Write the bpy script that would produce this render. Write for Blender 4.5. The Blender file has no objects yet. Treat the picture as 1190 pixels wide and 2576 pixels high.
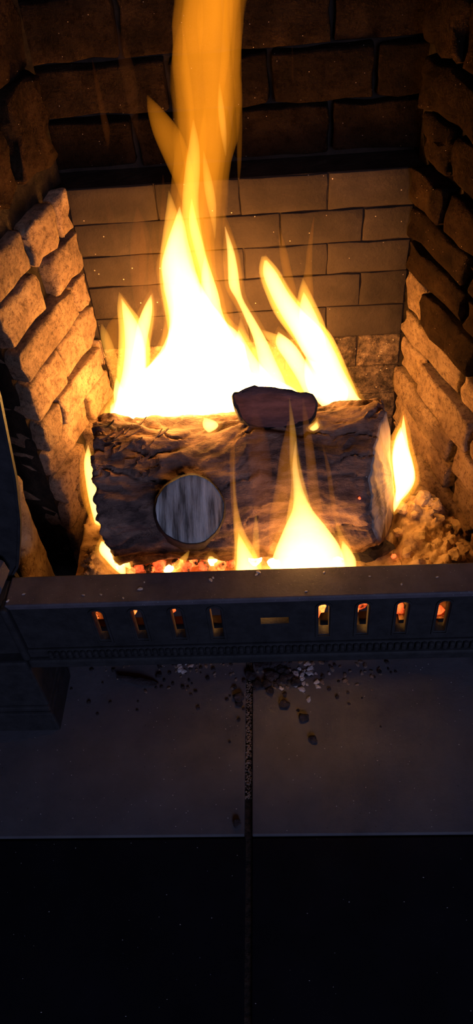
import bpy, bmesh, math, random
from mathutils import Vector, Matrix, noise
random.seed(7)
scene = bpy.context.scene
col = scene.collection
S = 1.25                       # metres per layout unit (hearth brick courses come out about 67 mm)

# ------------------------------------------------------------------ camera
F, CX, CY = 1935.0, 595.0, 1288.0          # focal length and centre in photo pixels (1190 x 2576)
_d = Vector((790 - CX, 3100 - CY, F)).normalized()               # straight down, seen from the camera
_yv = Vector((51.0, -(_d.x * 51 + _d.z * F) / _d.y, F)).normalized()   # into the fireplace
_zv = -_d
_xv = _yv.cross(_zv)
RW = Matrix((_xv, _yv, _zv))               # camera (right, down, forward) -> world
CAM = Vector((0, 0, 1.0))
cam_data = bpy.data.cameras.new('camera')
cam = bpy.data.objects.new('camera', cam_data)
col.objects.link(cam)
m3 = Matrix((RW.col[0], -RW.col[1], -RW.col[2])).transposed()
cam.matrix_world = Matrix.Translation(CAM * S) @ m3.to_4x4()
cam_data.sensor_fit = 'VERTICAL'
cam_data.sensor_height = 36.0
cam_data.lens = 36.0 * F / 2576.0
cam_data.clip_start = 0.01
scene.camera = cam

# ------------------------------------------------------------------ world, room light, exposure
world = bpy.data.worlds.new('dark_room')
scene.world = world
world.use_nodes = True
bg = world.node_tree.nodes['Background']
bg.inputs[0].default_value = (0.35, 0.45, 1.0, 1)
bg.inputs[1].default_value = 0.0022
ROOM_POS = Vector((0.9, -2.7, 1.75))            # bluish light from an unseen source in the room behind the camera
ld = bpy.data.lights.new('room_light_offscreen', 'AREA')
ld.color = (0.48, 0.56, 1.0)
ld.energy = 45.0
ld.size = 1.2
lo = bpy.data.objects.new('room_light_offscreen', ld)
col.objects.link(lo)
lo.location = ROOM_POS
lo.rotation_euler = (Vector((-0.1, 0.8, 0.2)) - ROOM_POS).to_track_quat('-Z', 'Y').to_euler()
vs = scene.view_settings
vs.view_transform = 'Standard'
vs.look = 'None'
vs.exposure = 0.0
vs.gamma = 1.0
vs.use_curve_mapping = False
scene.cycles.use_denoising = True
scene.cycles.use_adaptive_sampling = True
scene.cycles.adaptive_threshold = 0.04
scene.cycles.max_bounces = 5
scene.cycles.diffuse_bounces = 2
scene.cycles.volume_bounces = 0
scene.cycles.sample_clamp_indirect = 6.0

# ------------------------------------------------------------------ helpers
def at(px, py, **k):
    """the point seen at a photo pixel on the plane x=, y= or z= (layout units)"""
    r = RW @ Vector((px - CX, py - CY, F)).normalized()
    a, v = next(iter(k.items()))
    i = 'xyz'.index(a)
    return CAM + r * ((v - CAM[i]) / r[i])

def pix(p, w):
    """length in layout units of w photo pixels at point p"""
    d = (RW.transposed() @ (p - CAM)).z
    return w * d / F

def nz(x, y, z, o=3):
    return noise.fractal(Vector((x, y, z)), 1.0, 2.0, o)

def tag(o, label=None, cat=None, group=None, kind=None):
    if label: o['label'] = label
    if cat: o['category'] = cat
    if group: o['group'] = group
    if kind: o['kind'] = kind
    return o

def link_mesh(name, me, mat, parent=None, smooth=False):
    o = bpy.data.objects.new(name, me)
    col.objects.link(o)
    if mat is not None and not me.materials:
        me.materials.append(mat)
    if smooth:
        me.polygons.foreach_set('use_smooth', [True] * len(me.polygons))
    if parent is not None:
        o.parent = parent
        o.matrix_parent_inverse = Matrix.Translation(-parent.location)
    return o

def build(name, verts, faces, mat, parent=None, smooth=False, origin=None):
    """one mesh object from layout-unit coordinates"""
    og = Vector(origin) if origin is not None else Vector((0, 0, 0))
    me = bpy.data.meshes.new(name)
    me.from_pydata([((Vector(v) - og) * S)[:] for v in verts], [], faces)
    me.update()
    o = link_mesh(name, me, mat, parent, smooth)
    o.location = og * S
    return o

def empty(name, loc):
    o = bpy.data.objects.new(name, None)
    col.objects.link(o)
    o.empty_display_size = 0.05
    o.location = Vector(loc) * S
    return o

def fix_normals(o):
    bm = bmesh.new(); bm.from_mesh(o.data)
    bmesh.ops.recalc_face_normals(bm, faces=bm.faces)
    bm.to_mesh(o.data); bm.free()

def box_vf(x0, x1, y0, y1, z0, z1):
    v = [(x, y, z) for z in (z0, z1) for y in (y0, y1) for x in (x0, x1)]
    f = [(0, 2, 3, 1), (4, 5, 7, 6), (0, 1, 5, 4), (2, 6, 7, 3), (0, 4, 6, 2), (1, 3, 7, 5)]
    return v, f

def bevel_box(name, b, mat, parent=None, bev=0.003, seg=2, rough=0.0, cuts=0, seed=0, frame=None):
    """bevelled box, optionally roughened; frame maps local (s,t,z) to layout xyz"""
    v, f = box_vf(*b)
    bm = bmesh.new()
    vs_ = [bm.verts.new(p) for p in v]
    for q in f: bm.faces.new([vs_[i] for i in q])
    if bev:
        bmesh.ops.bevel(bm, geom=bm.edges[:], offset=bev, segments=seg, affect='EDGES', profile=0.5)
    if cuts:
        bmesh.ops.subdivide_edges(bm, edges=[e for e in bm.edges if e.calc_length() > bev * 3], cuts=cuts, use_grid_fill=True)
    if rough:
        for w in bm.verts:
            p = w.co
            q = p * 42
            n = Vector((nz(q.x + seed, q.y, q.z), nz(q.x, q.y + seed + 9, q.z), nz(q.x, q.y, q.z + seed + 4)))
            w.co = p + n * rough
    bmesh.ops.recalc_face_normals(bm, faces=bm.faces)
    for w in bm.verts:
        w.co = (frame(w.co) if frame else w.co) * S
    if frame:
        bmesh.ops.recalc_face_normals(bm, faces=bm.faces)
    me = bpy.data.meshes.new(name)
    bm.to_mesh(me); bm.free()
    c = sum((x.co for x in me.vertices), Vector()) / len(me.vertices)
    me.transform(Matrix.Translation(-c))
    o = link_mesh(name, me, mat, parent, smooth=cuts > 0)
    o.location = c
    return o

# ------------------------------------------------------------------ materials
def mat_new(name):
    m = bpy.data.materials.new(name)
    m.use_nodes = True
    nt = m.node_tree
    for n in list(nt.nodes): nt.nodes.remove(n)
    return m, nt

def N(nt, typ, **k):
    n = nt.nodes.new(typ)
    for a, v in k.items():
        if a.startswith('i_'):
            n.inputs[a[2:].replace('_', ' ')].default_value = v
        else:
            setattr(n, a, v)
    return n

def ramp(nt, fac, stops):
    r = nt.nodes.new('ShaderNodeValToRGB')
    cr = r.color_ramp
    while len(cr.elements) < len(stops): cr.elements.new(0.5)
    for e, (p, c) in zip(cr.elements, stops):
        e.position = p
        e.color = (*c, 1)
    nt.links.new(fac, r.inputs[0])
    return r.outputs[0]

def rough_mat(name, stops, scale=20.0, rough=0.9, bump=0.5, bscale=80.0, stretch=(1, 1, 1), detail=8, spec=0.3, metallic=0.0,
              rand=0.0, speck=None, bdist=0.004, grit=None):
    m, nt = mat_new(name)
    L = nt.links.new
    out = N(nt, 'ShaderNodeOutputMaterial')
    p = N(nt, 'ShaderNodeBsdfPrincipled', i_Roughness=rough, i_Metallic=metallic)
    p.inputs['Specular IOR Level'].default_value = spec
    geo = N(nt, 'ShaderNodeNewGeometry')
    mp = N(nt, 'ShaderNodeMapping')
    mp.inputs['Scale'].default_value = stretch
    L(geo.outputs['Position'], mp.inputs['Vector'])
    n1 = N(nt, 'ShaderNodeTexNoise', i_Scale=scale, i_Detail=detail, i_Roughness=0.65)
    L(mp.outputs[0], n1.inputs['Vector'])
    c = ramp(nt, n1.outputs['Fac'], stops)
    if rand:
        oi = N(nt, 'ShaderNodeObjectInfo')
        mr = N(nt, 'ShaderNodeMapRange')
        mr.inputs['To Min'].default_value = 1 - rand
        mr.inputs['To Max'].default_value = 1 + rand
        L(oi.outputs['Random'], mr.inputs['Value'])
        hs = N(nt, 'ShaderNodeHueSaturation')
        L(mr.outputs[0], hs.inputs['Value'])
        L(c, hs.inputs['Color'])
        c = hs.outputs[0]
    if grit:                               # dark pits
        n3 = N(nt, 'ShaderNodeTexNoise', i_Scale=grit[0] * 0.6, i_Detail=7.0, i_Roughness=0.85)
        L(geo.outputs['Position'], n3.inputs['Vector'])
        g = ramp(nt, n3.outputs['Fac'], [(grit[1] - 0.05, (1, 1, 1)), (grit[1] + 0.1, grit[2])])
        mx = N(nt, 'ShaderNodeMixRGB', blend_type='MULTIPLY')
        mx.inputs[0].default_value = 1.0
        L(c, mx.inputs[1]); L(g, mx.inputs[2])
        c = mx.outputs[0]
    if speck:                              # small specks in the colour: grains on slabs and iron, painted glints on brick
        v = N(nt, 'ShaderNodeTexVoronoi', i_Scale=speck[0])
        L(geo.outputs['Position'], v.inputs['Vector'])
        a = ramp(nt, v.outputs['Distance'], [(speck[1], (1, 1, 1)), (speck[1] + 0.03, (0, 0, 0))])
        mx = N(nt, 'ShaderNodeMixRGB')
        L(a, mx.inputs[0]); L(c, mx.inputs[1])
        mx.inputs[2].default_value = (*speck[2], 1)
        c = mx.outputs[0]
    L(c, p.inputs['Base Color'])
    n2 = N(nt, 'ShaderNodeTexNoise', i_Scale=bscale, i_Detail=6.0, i_Roughness=0.7)
    L(mp.outputs[0], n2.inputs['Vector'])
    ad = N(nt, 'ShaderNodeMath', operation='ADD')
    L(n1.outputs['Fac'], ad.inputs[0]); L(n2.outputs['Fac'], ad.inputs[1])
    b = N(nt, 'ShaderNodeBump', i_Strength=bump, i_Distance=bdist)
    L(ad.outputs[0], b.inputs['Height'])
    L(b.outputs[0], p.inputs['Normal'])
    L(p.outputs[0], out.inputs['Surface'])
    return m

def flame_mat(name, color, strength):
    m, nt = mat_new(name)
    out = N(nt, 'ShaderNodeOutputMaterial')
    e = N(nt, 'ShaderNodeEmission')
    e.inputs[0].default_value = (*color, 1)
    e.inputs[1].default_value = strength
    nt.links.new(e.outputs[0], out.inputs['Volume'])
    return m

def ember_mat(name, hot, strength, thr, scale=35.0, dark=(0.03, 0.025, 0.025), base=(0.25, 0.2, 0.18)):
    m, nt = mat_new(name)
    L = nt.links.new
    out = N(nt, 'ShaderNodeOutputMaterial')
    p = N(nt, 'ShaderNodeBsdfPrincipled', i_Roughness=0.95)
    geo = N(nt, 'ShaderNodeNewGeometry')
    n1 = N(nt, 'ShaderNodeTexNoise', i_Scale=scale, i_Detail=5.0, i_Roughness=0.65)
    L(geo.outputs['Position'], n1.inputs['Vector'])
    L(ramp(nt, n1.outputs['Fac'], [(0.35, dark), (0.65, base)]), p.inputs['Base Color'])
    r = ramp(nt, n1.outputs['Fac'], [(thr, (0, 0, 0)), (thr + 0.18, (1, 1, 1))])
    ml = N(nt, 'ShaderNodeMath', operation='MULTIPLY')
    L(r, ml.inputs[0]); ml.inputs[1].default_value = strength
    p.inputs['Emission Color'].default_value = (*hot, 1)
    L(ml.outputs[0], p.inputs['Emission Strength'])
    b = N(nt, 'ShaderNodeBump', i_Strength=0.6, i_Distance=0.004)
    L(n1.outputs['Fac'], b.inputs['Height'])
    L(b.outputs[0], p.inputs['Normal'])
    L(p.outputs[0], out.inputs['Surface'])
    return m

M = {}
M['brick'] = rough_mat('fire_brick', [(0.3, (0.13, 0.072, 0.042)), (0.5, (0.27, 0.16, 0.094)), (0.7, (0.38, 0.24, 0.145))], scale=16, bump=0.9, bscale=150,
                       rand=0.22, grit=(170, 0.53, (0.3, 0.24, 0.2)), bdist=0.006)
M['brick_soot_dim'] = rough_mat('sooty_dimmed_brick', [(0.3, (0.009, 0.005, 0.003)), (0.55, (0.032, 0.017, 0.009)), (0.75, (0.08, 0.043, 0.022))], spec=0.03, scale=18, bump=1.0, bscale=130,
                            rand=0.25, grit=(120, 0.50, (0.3, 0.25, 0.2)), speck=(75, 0.03, (0.55, 0.4, 0.28)), bdist=0.007)  # real soot, its tone also darkened for the shade above the ledge
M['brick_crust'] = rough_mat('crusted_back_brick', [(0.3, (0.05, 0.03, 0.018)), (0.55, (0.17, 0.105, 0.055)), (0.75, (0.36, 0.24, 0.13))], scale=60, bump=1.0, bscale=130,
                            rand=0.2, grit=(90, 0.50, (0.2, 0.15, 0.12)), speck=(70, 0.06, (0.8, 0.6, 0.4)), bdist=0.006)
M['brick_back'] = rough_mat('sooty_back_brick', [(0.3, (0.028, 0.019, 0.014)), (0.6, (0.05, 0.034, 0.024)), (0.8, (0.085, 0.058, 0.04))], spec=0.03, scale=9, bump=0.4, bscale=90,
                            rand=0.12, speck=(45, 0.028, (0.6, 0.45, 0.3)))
M['mortar'] = rough_mat('sooty_mortar', [(0.3, (0.012, 0.009, 0.007)), (0.7, (0.045, 0.03, 0.02))], spec=0.03, scale=40, bump=1.0, bscale=150)
M['mortar_back'] = rough_mat('soot_coat', [(0.3, (0.018, 0.012, 0.009)), (0.7, (0.045, 0.03, 0.021))], spec=0.03, scale=20, bump=0.6, bscale=100)
M['stone'] = rough_mat('rough_stone', [(0.3, (0.24, 0.15, 0.08)), (0.7, (0.52, 0.37, 0.21))], scale=30, bump=1.0, bscale=120, grit=(120, 0.56, (0.3, 0.2, 0.15)))
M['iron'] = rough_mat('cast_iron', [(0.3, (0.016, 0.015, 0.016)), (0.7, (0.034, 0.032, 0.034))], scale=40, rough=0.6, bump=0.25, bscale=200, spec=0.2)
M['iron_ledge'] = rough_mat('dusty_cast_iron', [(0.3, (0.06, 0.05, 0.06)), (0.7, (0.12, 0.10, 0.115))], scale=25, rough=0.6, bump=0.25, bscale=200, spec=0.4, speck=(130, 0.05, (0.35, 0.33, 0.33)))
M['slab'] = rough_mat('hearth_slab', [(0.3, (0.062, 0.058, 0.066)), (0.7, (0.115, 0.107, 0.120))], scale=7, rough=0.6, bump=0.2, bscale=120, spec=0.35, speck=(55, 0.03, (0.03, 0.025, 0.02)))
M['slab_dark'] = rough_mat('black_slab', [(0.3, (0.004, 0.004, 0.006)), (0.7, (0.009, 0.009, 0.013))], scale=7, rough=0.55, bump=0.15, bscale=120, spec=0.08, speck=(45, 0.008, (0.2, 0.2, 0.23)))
M['grout'] = rough_mat('gritty_joint', [(0.4, (0.008, 0.006, 0.005)), (0.6, (0.05, 0.03, 0.02))], scale=110, bump=1.0, bscale=200)
M['bark'] = rough_mat('charred_bark', [(0.32, (0.03, 0.018, 0.016)), (0.45, (0.13, 0.075, 0.06)), (0.58, (0.30, 0.17, 0.12)), (0.75, (0.48, 0.30, 0.21))],
                      scale=26, bump=1.0, bscale=90, stretch=(0.45, 1, 1), bdist=0.008)
M['char'] = rough_mat('black_char', [(0.35, (0.012, 0.010, 0.012)), (0.65, (0.06, 0.045, 0.05))], scale=35, bump=1.0, bscale=90, rough=0.8)
M['wood_end'] = rough_mat('split_wood', [(0.35, (0.09, 0.06, 0.05)), (0.5, (0.36, 0.27, 0.21)), (0.7, (0.55, 0.44, 0.36))], scale=30, bump=0.6, bscale=90, stretch=(1.0, 1.0, 0.1))
M['stub_face'] = rough_mat('sawn_branch_end', [(0.40, (0.09, 0.075, 0.065)), (0.47, (0.28, 0.25, 0.225)), (0.54, (0.45, 0.42, 0.385)), (0.62, (0.68, 0.64, 0.59))], scale=55, bump=0.5, bscale=150, stretch=(1.0, 0.1, 0.1))
M['wedge'] = rough_mat('singed_wood_end', [(0.35, (0.08, 0.032, 0.028)), (0.65, (0.28, 0.12, 0.10))], stretch=(0.4, 1, 1), scale=30, bump=0.6, bscale=80)
M['ash'] = rough_mat('tan_ash', [(0.30, (0.18, 0.10, 0.05)), (0.45, (0.56, 0.36, 0.19)), (0.65, (0.74, 0.52, 0.30))], scale=45, bump=0.8, bscale=120, grit=(45, 0.68, (0.2, 0.14, 0.1)))
M['ash_white'] = rough_mat('pale_ash', [(0.3, (0.35, 0.31, 0.31)), (0.7, (0.72, 0.67, 0.66))], scale=60, bump=0.8, bscale=120)
M['ash_grey'] = rough_mat('grey_ash', [(0.3, (0.12, 0.08, 0.06)), (0.7, (0.36, 0.26, 0.2))], scale=60, bump=0.8, bscale=120)
M['ember'] = ember_mat('glowing_coal', (1.0, 0.16, 0.03), 5.0, 0.44)
M['ember_hot'] = ember_mat('white_hot_coal', (1.0, 0.42, 0.12), 14.0, 0.36)
M['ember_red'] = ember_mat('red_coal', (1.0, 0.10, 0.02), 2.2, 0.42, base=(0.5, 0.35, 0.3))
M['fW'] = flame_mat('flame_white_hot', (1.0, 0.47, 0.11), 270)
M['fH'] = flame_mat('flame_halo', (1.0, 0.36, 0.03), 16)
M['fY'] = flame_mat('flame_yellow', (1.0, 0.42, 0.05), 75)
M['fO'] = flame_mat('flame_orange', (1.0, 0.29, 0.010), 20)
M['fA'] = flame_mat('flame_soft_orange', (1.0, 0.29, 0.010), 8.5)
M['fR'] = flame_mat('flame_red_wisp', (1.0, 0.24, 0.03), 4.5)
M['fF'] = flame_mat('flame_faint_wisp', (1.0, 0.26, 0.05), 1.6)

# ------------------------------------------------------------------ hearth floor
floor_v, floor_f = box_vf(-0.9, 0.9, -0.35, 1.05, -0.05, -0.008)
floor = tag(build('floor', floor_v, floor_f, M['grout']), 'hearth of large stone slabs with gritty dark joints', None, None, 'structure')
JX, JW, EY = -0.0655, 0.0105, 0.370
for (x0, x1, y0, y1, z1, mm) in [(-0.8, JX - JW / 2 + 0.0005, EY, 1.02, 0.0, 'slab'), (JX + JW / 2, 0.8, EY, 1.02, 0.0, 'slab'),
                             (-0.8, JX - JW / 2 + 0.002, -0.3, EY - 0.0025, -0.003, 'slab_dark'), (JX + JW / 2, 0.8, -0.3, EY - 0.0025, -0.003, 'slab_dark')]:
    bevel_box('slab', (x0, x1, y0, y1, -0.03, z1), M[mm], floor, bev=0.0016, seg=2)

# ------------------------------------------------------------------ brick walls
T = math.tan
YB = 0.942
XL, XR = -0.26, 0.168
AL, AR = math.radians(16), math.radians(18)
def frame_left(p):    # s: distance from the back corner towards the room, t: depth into the wall
    return Vector((XL - p.x * math.sin(AL) - p.y * math.cos(AL), YB - p.x * math.cos(AL) + p.y * math.sin(AL), p.z))
def frame_right(p):
    return Vector((XR + p.x * math.sin(AR) + p.y * math.cos(AR), YB - p.x * math.cos(AR) + p.y * math.sin(AR), p.z))
def frame_back(p):
    return Vector((p.x, YB + p.y, p.z))

def wall_mesh(name, b, frame, label):
    v, f = box_vf(*b)
    o = build(name, [frame(Vector(q)) for q in v], f, M['mortar_back' if 'back' in name else 'mortar'])
    fix_normals(o)
    return tag(o, label, None, None, 'structure')

wl = wall_mesh('wall_left', (-0.02, 0.20, 0.016, 0.10, 0.0, 1.02), frame_left, 'inner brick cheek with deep dark joints beside the filler stone')
wr = wall_mesh('wall_right', (-0.02, 0.40, 0.016, 0.10, 0.0, 1.02), frame_right, 'inner brick cheek with crusted bricks above the ash heap')
wb = wall_mesh('wall_back', (-0.36, 0.27, 0.0022, 0.10, 0.0, 0.592), frame_back, 'soot blackened brick back of the fireplace below the ledge')
wu = wall_mesh('wall_back_upper', (-0.36, 0.30, 0.052, 0.12, 0.585, 1.02), frame_back, 'black set back upper brickwork above the ledge')

def courses(wall, frame, zs, joints, s0, s1, matf, depth=0.07, gap=0.007, bev=0.006, rough=0.006, cuts=3, seed=0, proud=0.006):
    for k in range(len(zs) - 1):
        z0, z1 = sorted((zs[k], zs[k + 1]))
        edges = [s0] + [j for j in joints[k]] + [s1]
        for a in range(len(edges) - 1):
            e0, e1 = edges[a], edges[a + 1]
            g0 = g1 = gap / 2
            if isinstance(e0, tuple): e0, g0 = e0[0], e0[1] / 2
            if isinstance(e1, tuple): e1, g1 = e1[0], e1[1] / 2
            seed += 1
            pr = random.uniform(-proud, proud)
            bevel_box('brick', (e0 + g0, e1 - g1, pr, depth, z0 + gap / 2, z1 - gap / 2), matf(k, a), wall, bev=bev, seg=2, rough=rough, cuts=cuts, seed=seed * 3.7, frame=frame)

c16, c18 = math.cos(AL), math.cos(AR)
sl = lambda Y: (YB - Y) / c16
sr = lambda Y: (YB - Y) / c18
zl = [0.60, 0.543, 0.487, 0.437, 0.377, 0.325, 0.274, 0.222, 0.17, 0.118, 0.066, 0.01]
jl = [[sl(0.905), sl(0.835)], [(sl(0.853), 0.030)], [sl(0.90)], [sl(0.836)], [(sl(0.928), 0.012), sl(0.80)], [sl(0.87)], [(sl(0.845), 0.03)], [sl(0.88), sl(0.79)], [sl(0.83)], [sl(0.88)], [sl(0.83)]]
courses(wl, frame_left, zl, jl, 0.0, sl(0.748), lambda k, a: M['brick'], seed=1, rough=0.0052, bev=0.0045)
# upper left: taller bricks over a deep raked joint
courses(wl, frame_left, [0.632, 0.73, 0.83, 0.93, 1.02], [[(sl(0.853), 0.016)], [sl(0.89), sl(0.80)], [sl(0.85)], [sl(0.89)]], 0.0, sl(0.748), lambda k, a: M['brick_soot_dim'], seed=60, rough=0.009, bev=0.005)
zr = [0.60, 0.55, 0.505, 0.459, 0.403, 0.357, 0.303, 0.252, 0.199, 0.147, 0.095, 0.04, 0.0]
jr = [[sr(0.86), sr(0.76)], [(sr(0.80), 0.014), sr(0.70)], [(sr(0.795), 0.016), sr(0.70)], [sr(0.888), sr(0.76), sr(0.66)], [(sr(0.786), 0.018), sr(0.70)], [sr(0.874), sr(0.74), sr(0.65)],
      [(sr(0.770), 0.018), sr(0.68)], [(sr(0.766), 0.018), sr(0.66)], [sr(0.86), sr(0.70)], [sr(0.80), sr(0.68)], [sr(0.86), sr(0.70)], [sr(0.8)]]
courses(wr, frame_right, zr, jr, 0.0, sr(0.575), lambda k, a: M['brick_soot_dim'] if (k <= 2 or (k <= 3 and a >= 1)) else M['brick'], seed=130, rough=0.006, bev=0.0035)
courses(wr, frame_right, [0.604, 0.66, 0.72, 0.79, 0.86, 0.94, 1.02], [[sr(0.87), sr(0.78), sr(0.68)], [sr(0.82), sr(0.72)], [sr(0.87), sr(0.76)], [sr(0.82), sr(0.70)], [sr(0.87)], [sr(0.8)]], 0.0, sr(0.575), lambda k, a: M['brick_soot_dim'], seed=230, rough=0.009, bev=0.006)
# back wall, running bond
zb = [0.592, 0.545, 0.50, 0.455, 0.405, 0.355, 0.302, 0.25, 0.198, 0.146]
jb = [[-0.15 + 0.05 * (k % 2) * 1.1, -0.045 + 0.05 * (k % 2), 0.065 + 0.045 * (k % 2)] for k in range(9)]
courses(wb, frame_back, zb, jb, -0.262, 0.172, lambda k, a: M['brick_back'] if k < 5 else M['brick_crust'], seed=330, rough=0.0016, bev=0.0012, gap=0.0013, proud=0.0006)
# set back upper rows
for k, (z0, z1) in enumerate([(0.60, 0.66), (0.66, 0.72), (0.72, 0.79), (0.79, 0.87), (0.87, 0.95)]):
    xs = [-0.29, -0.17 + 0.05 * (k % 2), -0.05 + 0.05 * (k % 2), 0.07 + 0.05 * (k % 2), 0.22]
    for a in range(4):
        bevel_box('brick', (xs[a] + 0.003, xs[a + 1] - 0.003, 0.035 + random.uniform(-0.003, 0.003), 0.09, z0 + 0.003, z1 - 0.003), M['brick_soot_dim'], wu, bev=0.003, rough=0.004, cuts=3, seed=400 + k * 7 + a, frame=frame_back)

# ------------------------------------------------------------------ cast iron surround, fret
def plate_with_holes(name, outline, holes, y0, y1, mat, parent, bev=0.0012):
    cu = bpy.data.curves.new(name, 'CURVE')
    cu.dimensions = '2D'
    cu.fill_mode = 'BOTH'
    th = (y1 - y0) * S
    cu.extrude = th / 2 - bev * S
    cu.bevel_depth = bev * S
    cu.offset = -bev * S
    for loop in [outline] + holes:
        sp = cu.splines.new('POLY')
        sp.points.add(len(loop) - 1)
        for p, (x, z) in zip(sp.points, loop):
            p.co = (x * S, z * S, 0, 1)
        sp.use_cyclic_u = True
    tmp = bpy.data.objects.new('tmp', cu)
    col.objects.link(tmp)
    dg = bpy.context.evaluated_depsgraph_get()
    me = bpy.data.meshes.new_from_object(tmp.evaluated_get(dg))
    bpy.data.objects.remove(tmp)
    bpy.data.curves.remove(cu)
    me.name = name
    me.transform(Matrix.Rotation(math.radians(90), 4, 'X'))
    me.transform(Matrix.Translation((0, (y0 + y1) / 2 * S, 0)))
    me.materials.clear()
    return link_mesh(name, me, mat, parent)

FX0, FX1, FY = -0.336, 0.287, 0.532
fret = tag(empty('fire_fret', (-0.025, FY, 0.165)), 'black cast iron fireplace fret with arched slots and beaded moulding across the fire', 'fire fret')
def slot(cx, z0=0.209, z1=0.2705, w=0.0125):
    r = w / 2
    pts = [(cx - r, z0), (cx + r, z0)]
    for i in range(0, 9):
        a = math.pi * i / 8
        pts.append((cx + r * math.cos(a), z1 - r + r * math.sin(a)))
    return pts
slots_x = [-0.2305, -0.1835, -0.136, -0.0895, 0.0385, 0.0845, 0.1300, 0.1775]
rect = [(-0.0365, 0.2335), (-0.003, 0.2335), (-0.003, 0.2465), (-0.0365, 0.2465)]
plate_with_holes('front_plate', [(FX0, 0.166), (FX1, 0.166), (FX1, 0.283), (FX0, 0.283)], [slot(x) for x in slots_x] + [rect], FY, FY + 0.014, M['iron'], fret)
for x in slots_x:      # thin raised rim round each slot
    outer = slot(x, 0.2045, 0.2750, 0.0205)
    plate_with_holes('slot_rim', outer, [slot(x, 0.2075, 0.2720, 0.0150)], FY - 0.0016, FY + 0.001, M['iron'], fret, bev=0.0004)
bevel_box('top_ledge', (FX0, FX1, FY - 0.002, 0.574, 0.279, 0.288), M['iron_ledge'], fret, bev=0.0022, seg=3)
bevel_box('lower_lip', (FX0, FX1, FY - 0.010, FY + 0.016, 0.163, 0.180), M['iron'], fret, bev=0.004, seg=3)
bevel_box('moulding_rail', (FX0, FX1, FY - 0.004, FY + 0.006, 0.180, 0.196), M['iron'], fret, bev=0.002, seg=2)
bead_me = None
n_bead = 70
for i in range(n_bead):
    x = FX0 + 0.032 + i * 0.0083
    if bead_me is None:
        bo = bevel_box('bead', (x - 0.0032, x + 0.0032, FY - 0.0085, FY - 0.001, 0.1815, 0.1945), M['iron'], fret, bev=0.0026, seg=2)
        bead_me = bo.data; bz = bo.location.copy()
    else:
        bo = link_mesh('bead', bead_me, None, fret)
        bo.location = bz + Vector((i * 0.0083 * S, 0, 0))
def jamb(sign, edge, label):
    """iron jamb of the surround: leg with plinth below, set back panel above"""
    def bb(name, x0, x1, *r, **k):
        a, b = edge + sign * x0, edge + sign * x1
        return bevel_box(name, (min(a, b), max(a, b)) + r, M['iron'], root, **k)
    root = tag(empty('fireplace_jamb', (edge + sign * 0.06, 0.56, 0)), label, 'fireplace surround')
    bb('leg', 0.004, 0.20, FY - 0.004, 0.60, 0.0, 0.17, bev=0.003)
    bb('plinth', 0.0, 0.20, FY - 0.012, 0.61, 0.0, 0.05, bev=0.003)
    bb('plinth_step', 0.002, 0.20, FY - 0.008, 0.605, 0.048, 0.060, bev=0.003)
    bb('lower_moulding', 0.0, 0.20, FY - 0.014, FY + 0.03, 0.160, 0.182, bev=0.004, seg=3)
    bb('corner_bead', -0.004, 0.006, FY - 0.009, FY + 0.012, 0.178, 0.286, bev=0.004, seg=3)
    bb('side_face', 0.002, 0.20, FY + 0.002, FY + 0.04, 0.170, 0.285, bev=0.002)
    # set back panel whose inner edge bows
    pz = [(0.270, -0.002), (0.285, 0.0), (0.300, -0.010), (0.320, -0.0165), (0.350, -0.026), (0.381, -0.035), (0.415, -0.042), (0.443, -0.048), (0.50, -0.056), (0.55, -0.063), (0.70, -0.073), (1.0, -0.08)]
    out = [(edge + sign * dx, z) for z, dx in pz] + [(edge + sign * 0.22, 1.0), (edge + sign * 0.22, 0.27)]
    if sign > 0: out = [(edge + 0.02 + (x - edge) , z) for x, z in out]
    if sign < 0: out.reverse()
    plate_with_holes('panel', out, [], 0.583, 0.588, M['iron'], root, bev=0.001)
    # raised rim that follows that edge
    vv, ff = [], []
    for i, (z, dx) in enumerate(pz):
        x = edge + sign * dx + (0.02 if sign > 0 else 0)
        for (ox, oy) in ((-0.0012, -0.004), (0.0022, -0.004), (0.0022, 0.003), (-0.0012, 0.003)):
            vv.append((x + sign * ox, 0.583 + oy, z))
        if i:
            b = 4 * i
            for q in range(4):
                ff.append((b - 4 + q, b - 4 + (q + 1) % 4, b + (q + 1) % 4, b + q))
    ff += [(0, 3, 2, 1), tuple(len(vv) - 4 + q for q in range(4))]
    fix_normals(build('edge_rim', vv, ff, M['iron'], root))
    return root
jamb(-1, FX0, 'black iron fireplace jamb with stepped plinth beside the brick cheek')
jamb(1, FX1, 'black iron fireplace jamb with stepped plinth on the ash heap side')
# the small ear standing on the ledge end
ear_v = []
ear_out = [(-0.372, 0.288), (-0.340, 0.288), (-0.334, 0.300), (-0.336, 0.318), (-0.344, 0.326), (-0.372, 0.326)]
vv = [(x - 0.004, 0.546, z) for x, z in ear_out] + [(x, 0.572, z + 0.002) for x, z in ear_out]
ff = [tuple(range(5, -1, -1)), tuple(range(6, 12))] + [(i, (i + 1) % 6, 6 + (i + 1) % 6, 6 + i) for i in range(6)]
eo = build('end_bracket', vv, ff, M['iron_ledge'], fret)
fix_normals(eo)

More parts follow.
